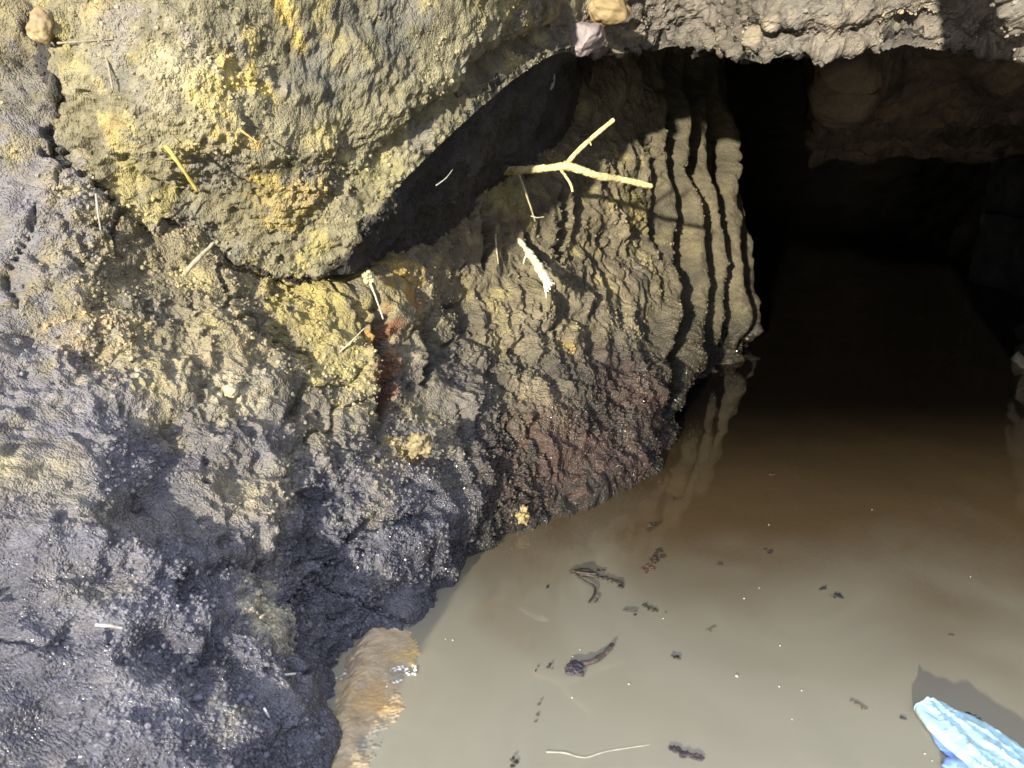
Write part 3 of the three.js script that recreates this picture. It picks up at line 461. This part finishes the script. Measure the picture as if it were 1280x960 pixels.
for (const [name, pts, r0, r1, rgb, label, cat] of [
  ['rootlet', [[648, 216, 1.47], [656, 238, 1.46], [663, 258, 1.47], [669, 277, 1.49]], 0.0024, 0.0016, [0.5, 0.45, 0.26], 'thin pale rootlet hanging down from the base of the forked twig', 'root'],
  ['rootlet', [[664, 270, 1.475], [671, 272, 1.47], [680, 271, 1.47]], 0.0018, 0.0010, [0.5, 0.45, 0.3], 'tiny side rootlet pointing right at the foot of the hanging rootlet', 'root'],
  ['rootlet', [[619, 284, 1.50], [620, 305, 1.49], [623, 330, 1.48]], 0.0026, 0.0012, [0.5, 0.46, 0.28], 'upright fibre of root pressed to the wall left of the broken stick', 'root'],
  ['rootlet', [[461, 350, 1.17], [466, 362, 1.165], [472, 378, 1.16], [479, 399, 1.16]], 0.0022, 0.0012, [0.58, 0.54, 0.42], 'white rootlet hanging in front of the rust red hollow', 'root'],
  ['rootlet', [[130, 62, 0.895], [136, 85, 0.885], [141, 112, 0.885]], 0.0016, 0.0009, [0.4, 0.36, 0.26], 'fine grey rootlet lying down the rock face near the top left corner', 'root'],
  ['rootlet', [[72, 54, 0.90], [100, 52, 0.89], [142, 49, 0.885]], 0.0013, 0.0007, [0.34, 0.30, 0.22], 'fine dark rootlet running right from the tan stone', 'root'],
  ['straw', [[207, 182, 0.895], [226, 208, 0.90], [247, 239, 0.925]], 0.0030, 0.0018, [0.66, 0.50, 0.12], 'yellow straw stuck slanting on the rock face above the long crack', 'straw'],
  ['straw', [[300, 162, 0.90], [322, 178, 0.91]], 0.0018, 0.0010, [0.62, 0.46, 0.16], 'short orange straw on the rock under the bright yellow streak', 'straw'],
  ['straw', [[425, 440, 1.12], [440, 426, 1.125], [456, 410, 1.14]], 0.0014, 0.0010, [0.6, 0.55, 0.36], 'thin pale straw leaning against yellow crumbs left of the red hollow', 'straw'],
  ['splinter', [[230, 343, 0.99], [246, 325, 0.99], [268, 303, 1.0]], 0.0036, 0.0022, [0.42, 0.38, 0.25], 'stubby grey splinter lying under the long crack', 'splinter'],
  ['rootlet', [[120, 242, 0.90], [122, 262, 0.90], [126, 288, 0.91]], 0.0013, 0.0009, [0.5, 0.47, 0.40], 'thin pale rootlet dangling from the left end of the crack', 'root'],
  ['straw', [[120, 781, 0.63], [136, 782, 0.63], [154, 785, 0.635]], 0.0015, 0.0010, [0.6, 0.56, 0.48], 'pale straw lying flat on the blue grey mud at lower left', 'straw'],
  ['straw', [[338, 834, 0.78], [352, 843, 0.77], [370, 842, 0.78]], 0.0016, 0.0011, [0.7, 0.68, 0.62], 'curved white straw on the wet mud near the water', 'straw'],
  ['rootlet', [[330, 885, 0.72], [337, 897, 0.72]], 0.0013, 0.0009, [0.66, 0.66, 0.66], 'short white root end on black wet mud beside the water', 'root'],
  ['rootlet', [[545, 232, 1.10], [556, 224, 1.10], [566, 212, 1.12]], 0.0010, 0.0007, [0.5, 0.48, 0.4], 'hair thin root on the dark underside of the overhang', 'root'],
]) { const P = pts.map((q) => at(q[0], q[1], q[2] + 0.004)); put(name, P[0].clone(), colour(stick(P, r0, r1, { knob: 0.2 }), mottled(rgb.map((c) => c * 0.68), 0.45, 300)), paleWood, tag(label, cat)); }
// stones and clods
const stoneMat = painted(0.7), clodMat = painted(0.9);
for (const [name, p, dims, rgb, label, cat, rot, cuts] of [
  ['pale_stone', [734, 46, 1.40], [0.040, 0.042, 0.034], [0.23, 0.195, 0.195], 'dull pinkish grey pointed stone hanging in the roof lip', 'stone', [0.2, 0.3, 0.75], 9],
  ['ochre_stone', [758, 12, 1.42], [0.050, 0.030, 0.034], [0.27, 0.20, 0.10], 'orange yellow stone in the lip above the pointed grey stone', 'stone', [0, 0.4, -0.2], 6],
  ['slate_stone', [678, 94, 1.50], [0.032, 0.044, 0.03], [0.22, 0.25, 0.28], 'smooth blue grey slab of stone in the shadow under the overhang', 'stone', [0, 0.2, 0.35], 9],
  ['tan_stone', [52, 32, 0.91], [0.019, 0.021, 0.018], [0.30, 0.22, 0.12], 'rounded tan stone wedged at the top of the left crack', 'stone', [0, 0, 0], 4],
  ['pebble', [287, 488, 0.975], [0.011, 0.011, 0.010], [0.40, 0.35, 0.24], 'small cream pebble stuck in the middle of the grey bank', 'pebble', [0, 0, 0.5], 6],
]) { const g = stoneShape(...dims, p[0] * 0.37, 0.14, cuts); g.rotateX(rot[0]); g.rotateY(rot[1]); g.rotateZ(rot[2]); colour(g, mottled(rgb, 0.5, 40)); const m = new THREE.Mesh(g, stoneMat); m.position.copy(at(p[0], p[1], p[2] + dims[2] * 0.35)); finish(m, name, tag(label, cat)); }
for (const [p, r, rgb, label] of [
  [[460, 346, 1.165], 0.0085, [0.38, 0.34, 0.2], 'pale yellow clod at the head of the white rootlet'],
  [[525, 556, 1.105], 0.018, [0.19, 0.155, 0.08], 'yellow brown clod in the lower middle of the wall'],
  [[651, 644, 1.245], 0.014, [0.24, 0.19, 0.08], 'ochre clod at the waterline under the dark red mud'],
]) { const g = lumpShape(r, p[0] * 0.21, 1, 14), Q = g.attributes.position; for (let i = 0; i < Q.count; i++) { const x = Q.getX(i), y = Q.getY(i), z = Q.getZ(i), k = 1 + (0.003 * (0.6 - cells(x * 150 + p[0], y * 150, z * 150)) + 0.002 * fbm(x * 200, y * 200, z * 200 + p[1], 3)) / r; Q.setXYZ(i, x * k, y * k, z * k); } g.computeVertexNormals(); colour(g, mottled(rgb, 0.6, 120)); const m = new THREE.Mesh(g, clodMat); m.position.copy(at(p[0], p[1], p[2] + r * 0.45)); finish(m, 'clod', tag(label, 'clod')); }

// shelf of orange silt at the edge of the water
{
  const ring = [[370, 1000], [395, 930], [410, 865], [420, 825], [450, 780], [500, 772], [548, 792], [562, 850], [545, 895], [515, 925], [500, 960], [500, 1020]].map(([a, b]) => onWater(a, b)), n = ring.length;
  const sd = (x, z) => { let d = 9, inside = false; for (let i = 0, j = n - 1; i < n; j = i++) { const a = ring[i], b = ring[j]; const ex = b.x - a.x, ez = b.z - a.z, t = clamp(((x - a.x) * ex + (z - a.z) * ez) / (ex * ex + ez * ez)); d = Math.min(d, Math.hypot(x - a.x - ex * t, z - a.z - ez * t)); if ((a.z > z) !== (b.z > z) && x < (b.x - a.x) * (z - a.z) / (b.z - a.z) + a.x) inside = !inside; } return inside ? d : -d; };
  const g = new THREE.PlaneGeometry(0.30, 0.44, 240, 340); g.rotateX(-Math.PI / 2); g.translate(-0.125, 0, -0.73);
  const P = g.attributes.position, col = new Float32Array(P.count * 3), c = new THREE.Color();
  const spots = [[onWater(512, 862), 0.020, [0.46, 0.31, 0.12], 0.8], [onWater(490, 882), 0.022, [0.46, 0.31, 0.12], 0.8], [onWater(520, 815), 0.03, [0.50, 0.36, 0.13], 0.8], [onWater(465, 870), 0.035, [0.46, 0.30, 0.13], 0.8], [onWater(500, 845), 0.022, [0.24, 0.23, 0.18], 0.7], [onWater(475, 928), 0.03, [0.22, 0.22, 0.19], 0.8], [onWater(455, 862), 0.014, [0.30, 0.24, 0.18], 0.6], [onWater(450, 800), 0.022, [0.32, 0.25, 0.19], 0.9], [onWater(430, 840), 0.02, [0.30, 0.22, 0.17], 0.8]];
  for (let i = 0; i < P.count; i++) {
    const x = P.getX(i), z = P.getZ(i), s = sd(x, z) + 0.006 * fbm(x * 60, 1, z * 60, 3), a = fbm(x * 42, 2, z * 42, 4), wall = sm(0.05, 0.0, x + 0.215 - 0.16 * (-z - 0.6));
    P.setY(i, mix(-0.030, 0.0006, sm(-0.06, 0.035, s)) + 0.0008 + 0.0020 * a - 0.0030 * sm(0.015, 0.06, x + 0.185 - 0.15 * (-z - 0.6)) + 0.0004 * fbm(x * 130, 4, z * 130, 2) + 0.0012 * noise(x * 300, 0, z * 300) + 0.008 * wall * sm(0, 0.03, s));
    c.setRGB(0.40 + 0.15 * a, 0.31 + 0.12 * a, 0.19 + 0.08 * a); patch(spots, new THREE.Vector3(x, 0, z), c); col.set([c.r, c.g, c.b], i * 3);
  }
  g.setAttribute('color', new THREE.BufferAttribute(col, 3)); g.computeVertexNormals();
  finish(new THREE.Mesh(g, painted(0.32)), 'silt_shelf', { ...structure, label: 'orange brown silt shelf just under the water at the foot of the bank' });
}
const foamMat = painted(0.55);
function blobs(pts, k) { // froth: a crowd of little bubbles and flakes along a line
  const out = [], q = new THREE.Vector3();
  pts.forEach(([px, py, r], i) => { const c = onWater(px, py, 0.001); for (let n = 0; n < 9; n++) { q.copy(c).add(new THREE.Vector3(rr(-1, 1) * r * 1.1, 0, rr(-1, 1) * r * 1.0)); out.push(about(lumpShape(r * rr(0.12, 0.42), k + i * 2.3 + n, 0.45, 2), q)); } });
  return mergeGeometries(out);
}
for (const [pts, rgb, label] of [
  [[[484, 787, 0.007], [478, 792, 0.008], [470, 799, 0.007], [461, 807, 0.005], [454, 815, 0.005], [449, 822, 0.005], [444, 830, 0.004], [438, 838, 0.006], [430, 845, 0.006], [424, 848, 0.004]], [0.62, 0.56, 0.44], 'cream crust of scum along the inner edge of the orange silt'],
  [[[490, 838, 0.004], [496, 835, 0.004], [502, 835, 0.004], [508, 837, 0.004], [514, 840, 0.005], [518, 833, 0.003]], [0.78, 0.76, 0.68], 'upper white foam streak on the orange silt'],
  [[[480, 859, 0.004], [487, 856, 0.005], [494, 853, 0.005], [501, 851, 0.004]], [0.78, 0.76, 0.70], 'lower white foam streak on the orange silt'],
  [[[503, 772, 0.004], [510, 772, 0.004], [517, 771, 0.0035]], [0.62, 0.62, 0.62], 'grey white froth where the bank meets the water'],
  [[[652, 657, 0.003], [659, 659, 0.004], [664, 658, 0.003]], [0.72, 0.68, 0.5], 'bright fleck of froth under the ochre clod at the waterline'],
]) { const g = colour(blobs(pts, pts[0][0] * 0.3), mottled(rgb, 0.55, 400)); put('foam', onWater(pts[0][0], pts[0][1]), g, foamMat, tag(label, 'foam')); }

// floating bits on the water
const debrisMat = painted(0.6);
function debris(name, bits, rgb, label, cat = 'debris') {
  const gs = [];
  bits.forEach((b, i) => {
    if (b.length === 5) { gs.push(stick([onWater(b[0], b[1], 0.0015), onWater((b[0] + b[2]) / 2 + 1, (b[1] + b[3]) / 2 + 1, 0.002), onWater(b[2], b[3], 0.0015)], b[4] * 0.001, b[4] * 0.0007, { flat: 0.6, knob: 0.45, radial: 6 })); return; }
    const n = b[2] > 2.4 ? 7 : 3; // each bit is a knot of shreds and fibres
    for (let k = 0; k < n; k++) { const px = b[0] + rr(-0.75, 0.75) * b[2], py = b[1] + rr(-0.5, 0.5) * b[2]; const l = lumpShape(b[2] * rr(0.0003, 0.00085), px * 0.17 + k, 0.35, 3); l.scale(rr(0.7, 1.5), 1, rr(0.5, 1)); l.rotateY(rr(0, 3)); gs.push(about(l, onWater(px, py, 0.0008))); }
    if (b[2] > 2.8) { const e = rr(0, 6.3), l = b[2] * rr(1.2, 2.2); gs.push(stick([onWater(b[0], b[1], 0.001), onWater(b[0] + Math.cos(e) * l * 0.5 + 1, b[1] + Math.sin(e) * l * 0.4, 0.0014), onWater(b[0] + Math.cos(e) * l, b[1] + Math.sin(e) * l * 0.6, 0.001)], 0.0006, 0.0003, { flat: 0.8, knob: 0.3, radial: 5 })); }
  });
  for (const g of gs) for (const k of ['uv']) g.deleteAttribute(k);
  put(name, onWater(bits[0][0], bits[0][1]), colour(mergeGeometries(gs), mottled(rgb.map((c) => c * 0.6), 0.7, 200)), debrisMat, tag(label, cat));
}
{ // the largest piece: a dark pod with a stem and a tail of shreds
  const b = onWater(725, 716), t = root('dead_leaf', b, tag('dark curled leaf with a forked stem, largest piece floating on the water', 'leaf'));
  const brown = mottled([0.034, 0.026, 0.017], 0.7, 180);
  const blade = lumpShape(1, 3.1, 1, 9); blade.scale(0.020, 0.0045, 0.010); blade.rotateY(-0.25); about(blade, onWater(730, 716, 0.002)); part(t, 'blade', colour(blade, brown), debrisMat);
  part(t, 'stem', colour(stick([onWater(716, 714, 0.003), onWater(728, 724, 0.003), onWater(743, 733, 0.003), onWater(742, 744, 0.003), onWater(736, 753, 0.003)], 0.0017, 0.0013, { flat: 0.7, knob: 0.3 }), brown), debrisMat);
  part(t, 'stem', colour(stick([onWater(741, 745, 0.003), onWater(747, 749, 0.003), onWater(743, 753, 0.003)], 0.0011, 0.0008), brown), debrisMat);
  part(t, 'shred', colour(mergeGeometries([[745, 718, 4], [751, 722, 4.5], [757, 722, 4], [763, 725, 5], [769, 727, 5], [774, 728, 5], [776, 733, 4], [754, 713, 3], [748, 712, 2.5]].map(([x, y, r], i) => about(lumpShape(r * 0.0010, i * 1.7, 0.4, 4), onWater(x, y, 0.0015)))), brown), debrisMat);
}
debris('debris_clump', [[824, 691, 6], [818, 696, 4], [827, 696, 4], [814, 700, 3], [821, 701, 3]], [0.05, 0.03, 0.018], 'dark ragged clump of debris right of and above the curled leaf');
debris('debris_clump', [[805, 711, 3.5], [811, 708, 4], [816, 711, 4], [808, 714, 3], [817, 705, 3]], [0.12, 0.06, 0.03], 'reddish clump of debris just under the dark ragged clump');
debris('debris_clump', [[815, 657, 4], [810, 662, 3.5], [820, 654, 3], [808, 664, 828, 650, 1.2]], [0.06, 0.045, 0.025], 'brown flecks of debris nearest the dark red bank');
{ // rotten stalk with a purple black head
  const b = onWater(718, 835), t = root('rotten_stalk', b, tag('rotten brown stalk with a blackish lumpy head floating in the middle of the water', 'stalk'));
  part(t, 'head', colour(mergeGeometries([[715, 834, 7], [721, 838, 6], [713, 840, 5], [724, 832, 5], [719, 829, 5], [729, 829, 4], [726, 842, 3.5]].map(([x, y, r], i) => about(lumpShape(r * 0.0011, i * 1.9, 0.45, 5), onWater(x, y, 0.002)))), mottled([0.05, 0.042, 0.048], 0.7, 220)), debrisMat);
  part(t, 'stem', colour(stick([onWater(730, 829, 0.003), onWater(742, 826, 0.003), onWater(754, 818, 0.003), onWater(764, 809, 0.003)], 0.0042, 0.0028, { knob: 0.22, flat: 0.6, radial: 10, segs: 40 }), mottled([0.075, 0.055, 0.048], 0.8, 200)), debrisMat);
  part(t, 'tip', colour(stick([onWater(760, 813, 0.003), onWater(766, 804, 0.003)], 0.0026, 0.0020, { knob: 0.3, flat: 0.6 }), mottled([0.05, 0.03, 0.03], 0.6, 200)), debrisMat);
}
for (const [name, bits, rgb, label] of [
  ['debris_clump', [[806, 757, 3], [812, 760, 3.5], [818, 762, 3.5], [822, 764, 2], [832, 765, 1.5]], [0.06, 0.05, 0.035], 'speckled clump of debris between the curled leaf and the rotten stalk'],
  ['debris_fleck', [[779, 762, 797, 763, 1.4], [794, 768, 2.2]], [0.07, 0.055, 0.04], 'short dark sliver below the right end of the curled leaf'],
  ['debris_fleck', [[839, 819, 851, 823, 2.2], [845, 821, 3]], [0.05, 0.035, 0.025], 'small spiky brown bit right of the rotten stalk'],
  ['debris_fleck', [[1047, 745, 5], [1051, 746, 3.5]], [0.03, 0.027, 0.022], 'larger of two black flecks close together on the open water'],
  ['debris_fleck', [[1030, 735, 3.2], [1026, 736, 2]], [0.035, 0.03, 0.024], 'smaller of two black flecks close together on the open water'],
  ['debris_fleck', [[962, 690, 3.6], [957, 687, 2]], [0.04, 0.03, 0.022], 'single dark fleck on the brown water above the pair of flecks'],
  ['debris_fleck', [[965, 592, 4]], [0.05, 0.02, 0.018], 'dark red fleck on the dim water in front of the tunnel'],
  ['debris_fleck', [[897, 705, 903, 706, 1.6]], [0.06, 0.04, 0.025], 'tiny brown sliver left of the single dark fleck'],
  ['debris_fleck', [[685, 733, 2.4]], [0.045, 0.032, 0.022], 'tiny round fleck left of the curled leaf'],
  ['debris_clump', [[840, 935, 4], [847, 938, 4], [855, 941, 6], [862, 944, 5], [871, 946, 4.5], [876, 947, 3]], [0.075, 0.06, 0.06], 'dark clump of debris at the bottom edge of the water'],
  ['debris_clump', [[1065, 876, 2.5], [1071, 879, 3], [1077, 883, 3], [1083, 886, 2]], [0.20, 0.17, 0.11], 'pale brown shred of debris left of the blue glove'],
  ['debris_clump', [[687, 829, 2], [683, 834, 688, 830, 1.6], [670, 838, 1.6], [673, 833, 1.4], [690, 836, 1.8]], [0.06, 0.045, 0.035], 'scatter of dark crumbs left of the rotten stalk head'],
  ['debris_clump', [[638, 950, 642, 946, 1.6], [645, 952, 2.5], [641, 957, 2.5]], [0.07, 0.055, 0.045], 'small dark shred at the bottom edge left of the pale root'],
  ['debris_clump', [[674, 880, 1.8], [671, 893, 2.2], [669, 902, 1.8], [677, 874, 1.4]], [0.13, 0.11, 0.08], 'faint string of crumbs below the rotten stalk'],
  ['debris_fleck', [[1128, 897, 2.2], [1131, 899, 2]], [0.12, 0.11, 0.1], 'faint grey fleck left of the blue glove cuff'],
  ['debris_clump', [[1214, 896, 5], [1220, 900, 4], [1210, 893, 3]], [0.05, 0.045, 0.05], 'dark scrap against the upper edge of the blue glove'],
  ['debris_fleck', [[1188, 794, 2.2], [1191, 794, 1.6]], [0.13, 0.08, 0.04], 'brown fleck on the water above the blue glove'],
  ['debris_fleck', [[872, 580, 3], [878, 578, 2]], [0.05, 0.035, 0.02], 'dim fleck beside the red bulge of the bank'],
  ['debris_fleck', [[841, 624, 3], [846, 624, 2]], [0.05, 0.035, 0.02], 'dim brown fleck just off the shore of the dark red bank'],
  ['debris_fleck', [[886, 788, 2.6], [889, 786, 2.5], [892, 784, 2.5]], [0.17, 0.13, 0.08], 'faint brown crumbs right of the spiky brown bit'],
]) debris(name, bits, rgb, label);
put('sunken_root', onWater(683, 941), colour(stick([[683, 940], [705, 941], [730, 947], [755, 940], [785, 935], [812, 931]].map((q) => onWater(...q, -0.0004)), 0.0016, 0.0009, { flat: 0.7 }), mottled([0.36, 0.335, 0.26], 0.3, 100)), paleWood, tag('pale thin root lying at the surface along the bottom edge', 'root'));
{ // tiny white specks
  const g = lumpShape(0.0008, 2, 0.7, 2), m = M([0.62, 0.60, 0.54], 0.5);
  [[557, 799], [566, 800], [921, 845], [949, 735], [930, 748], [975, 807], [829, 773], [775, 732], [974, 858], [1002, 863], [990, 899], [961, 656], [1090, 637], [1213, 721], [786, 855], [716, 821], [725, 812], [811, 760], [715, 872], [1156, 942], [1165, 951]].forEach(([x, y], i) => { const o = new THREE.Mesh(g, m); o.position.copy(onWater(x, y, 0.0006)); o.scale.setScalar(i === 2 ? 2.0 : 0.8 + 0.5 * ((i * 37) % 10) / 10); o.rotation.y = i; finish(o, 'foam_speck', tag('tiny white foam speck floating on the muddy water', 'foam', 'white foam specks on the water')); });
}
{ // the pale blue rubber glove, floating with its cuff towards the tunnel
  const A = onWater(1157, 886), B = onWater(1312, 1032), t = root('rubber_glove', A, tag('crumpled pale blue rubber glove floating at the lower right corner', 'glove'));
  const ax = B.clone().sub(A), L = ax.length(); ax.normalize(); const side = new THREE.Vector3(-ax.z, 0, ax.x).negate(); // side: to the upper right in view
  const N = 120, K = 96, P = [], I = [];
  const half = (s) => mix(0.0145, 0.052, Math.pow(s, 0.62)) + 0.006 * Math.sin(s * 9) * s, drop = (s) => 0.010 * Math.sin(s * 3.2);
  for (let i = 0; i <= N; i++) for (let k = 0; k < K; k++) {
    const s = i / N, a = k / K * T2, x = Math.cos(a), top = Math.sin(a) > 0, w = half(s), q = x * w;
    let h = top ? mix(0.007, 0.014, sm(0, 0.5, s)) * Math.pow(Math.sin(a), 0.7) : -0.006 * Math.sqrt(1 - x * x);
    if (top) { const env = Math.sin(a); h += env * (0.008 * (1 - 2.6 * Math.sqrt(0.2 * Math.abs(noise(q * 62 + 0.7 * Math.sin(s * 4), s * 1.3, 5)))) - 0.002 + 0.0022 * (1 - 2 * Math.abs(noise(q * 150, s * 3.5, 8))) + 0.0005 * noise(q * 320, s * 40, 2)) * mix(0.7, 1.2, s); }
    const lat = q + drop(s) + 0.0025 * noise(s * 14, x > 0 ? 3 : 8, 1) * (0.3 + s);
    P.push(A.x + ax.x * L * s + side.x * lat, 0.003 + h, A.z + ax.z * L * s + side.z * lat);
  }
  for (let i = 0; i < N; i++) for (let k = 0; k < K; k++) { const a = i * K + k, b = i * K + (k + 1) % K; I.push(a, b, a + K, b, b + K, a + K); }
  const g = new THREE.BufferGeometry(); g.setAttribute('position', new THREE.Float32BufferAttribute(P, 3)); g.setIndex(I); g.computeVertexNormals();
  colour(g, (x, y, z) => { const n = fbm(x * 40, y * 40, z * 40, 4), mud = clamp(sm(0.009, 0.001, y + 0.003 * n) + 0.5 * sm(0.25, 0.6, fbm(x * 70 + 3, y * 70, z * 70, 3))), e = 1 + 0.16 * n; return [mix(0.40 * e, 0.27, mud), mix(0.61 * e, 0.31, mud), mix(0.66 * e, 0.30, mud)]; });
  const skin = painted(0.40, { side: THREE.DoubleSide, sheen: 0.3 }), cuffSkin = M([0.44, 0.64, 0.68], 0.4), blue = M([0.20, 0.32, 0.62], 0.38, { side: THREE.DoubleSide });
  part(t, 'palm', g, skin);
  const rim = []; for (let k = 0; k <= 40; k++) { const q = Math.round(k / 40 * K) % K; rim.push(new THREE.Vector3(P[q * 3], P[q * 3 + 1], P[q * 3 + 2])); }
  part(t, 'cuff', stick(rim, 0.0013, 0.0013, { segs: 80, knob: 0.1 }), cuffSkin);
  for (const [pts, r] of [[[[1166, 914, 0.002], [1172, 927, 0.002], [1182, 939, 0.002], [1196, 950, 0.002], [1208, 962, 0.006]], 0.0034], [[[1183, 960, 0.003], [1189, 954, 0.004], [1199, 955, 0.005], [1210, 966, 0.005], [1220, 984, 0.004]], 0.0060], [[[1230, 916, 0.004], [1239, 914, 0.004], [1249, 919, 0.004], [1262, 931, 0.004], [1282, 948, 0.004]], 0.0040]])
    part(t, 'finger', stick(pts.map((q) => onWater(...q)), r * 0.9, r * 1.3, { segs: 40, radial: 14, knob: 0.2, flat: 0.4 }), blue, { label: 'deeper blue finger folded under the glove' });
}
// loose crumbs of soil on the bank and on the overhang
function crumbs(geo, count, keep, name, info, rough = 0.85, big = 1) {
  const P = geo.attributes.position, Nn = geo.attributes.normal, C = geo.attributes.color, shape = new THREE.IcosahedronGeometry(1, 1), S = shape.attributes.position;
  for (let i = 0; i < S.count; i++) { const k = 1 + 0.7 * noise(S.getX(i) * 1.9, S.getY(i) * 1.7, S.getZ(i) * 1.7 + 3); S.setXYZ(i, S.getX(i) * k, S.getY(i) * k * 0.8, S.getZ(i) * k); } shape.computeVertexNormals();
  const m = new THREE.InstancedMesh(shape, M([1, 1, 1], rough), count), o = new THREE.Object3D(), c = new THREE.Color();
  for (let n = 0, tries = 0; n < count && tries < count * 60; tries++) {
    const i = Math.floor(rnd() * P.count), x = P.getX(i), y = P.getY(i), z = P.getZ(i); if (!keep(x, y, z, Nn.getY(i))) continue;
    const r = (0.0009 + 0.0026 * Math.pow(rnd(), 3)) * big; o.position.set(x + Nn.getX(i) * r * 0.3 + rr(-0.002, 0.002), y + Nn.getY(i) * r * 0.3, z + Nn.getZ(i) * r * 0.3); o.rotation.set(rr(0, 6), rr(0, 6), rr(0, 6)); o.scale.set(r, r * rr(0.6, 1.1), r * rr(0.7, 1.2)); o.updateMatrix(); m.setMatrixAt(n, o.matrix);
    const k = rr(0.75, 1.2); c.setRGB(clamp(C.getX(i) * k), clamp(C.getY(i) * k), clamp(C.getZ(i) * k)); m.setColorAt(n, c); n++; if (n === count) break;
  }
  finish(m, name, info);
}
const loose = (x, y, z) => fbm(x * 7 + 3, y * 7, z * 7, 3) + 0.25 > rnd() * 0.9;
crumbs(bankGeo, 16000, (x, y, z) => y > 0.005 && y < 0.7 && z < -0.35 && z > -2.3 && x > -0.8 && loose(x, y, z), 'soil_crumbs', { kind: 'stuff', label: 'loose crumbs of soil over the mud bank and inner wall', category: 'soil' });
crumbs(roofGeo, 8000, (x, y, z) => y < 1.1 && z > -1.9 && x > -0.8 && x < 1.1 && loose(x, y, z), 'soil_crumbs_001', { kind: 'stuff', label: 'loose crumbs of soil over the rock overhang and lip', category: 'soil' });
crumbs(bankGeo, 11000, (x, y, z) => y > 0.002 && y < 0.30 && z < -0.35 && z > -2.3 && x > -0.75 && rnd() < sm(0.30, 0.06, y) && fbm(x * 9, y * 9, z * 9 + 5, 3) + 0.2 > rnd() * 0.7, 'wet_grit', { kind: 'stuff', label: 'glistening wet grit on the dark lower bank by the water', category: 'grit' }, 0.10, 0.75);
renderer.render(scene, camera);
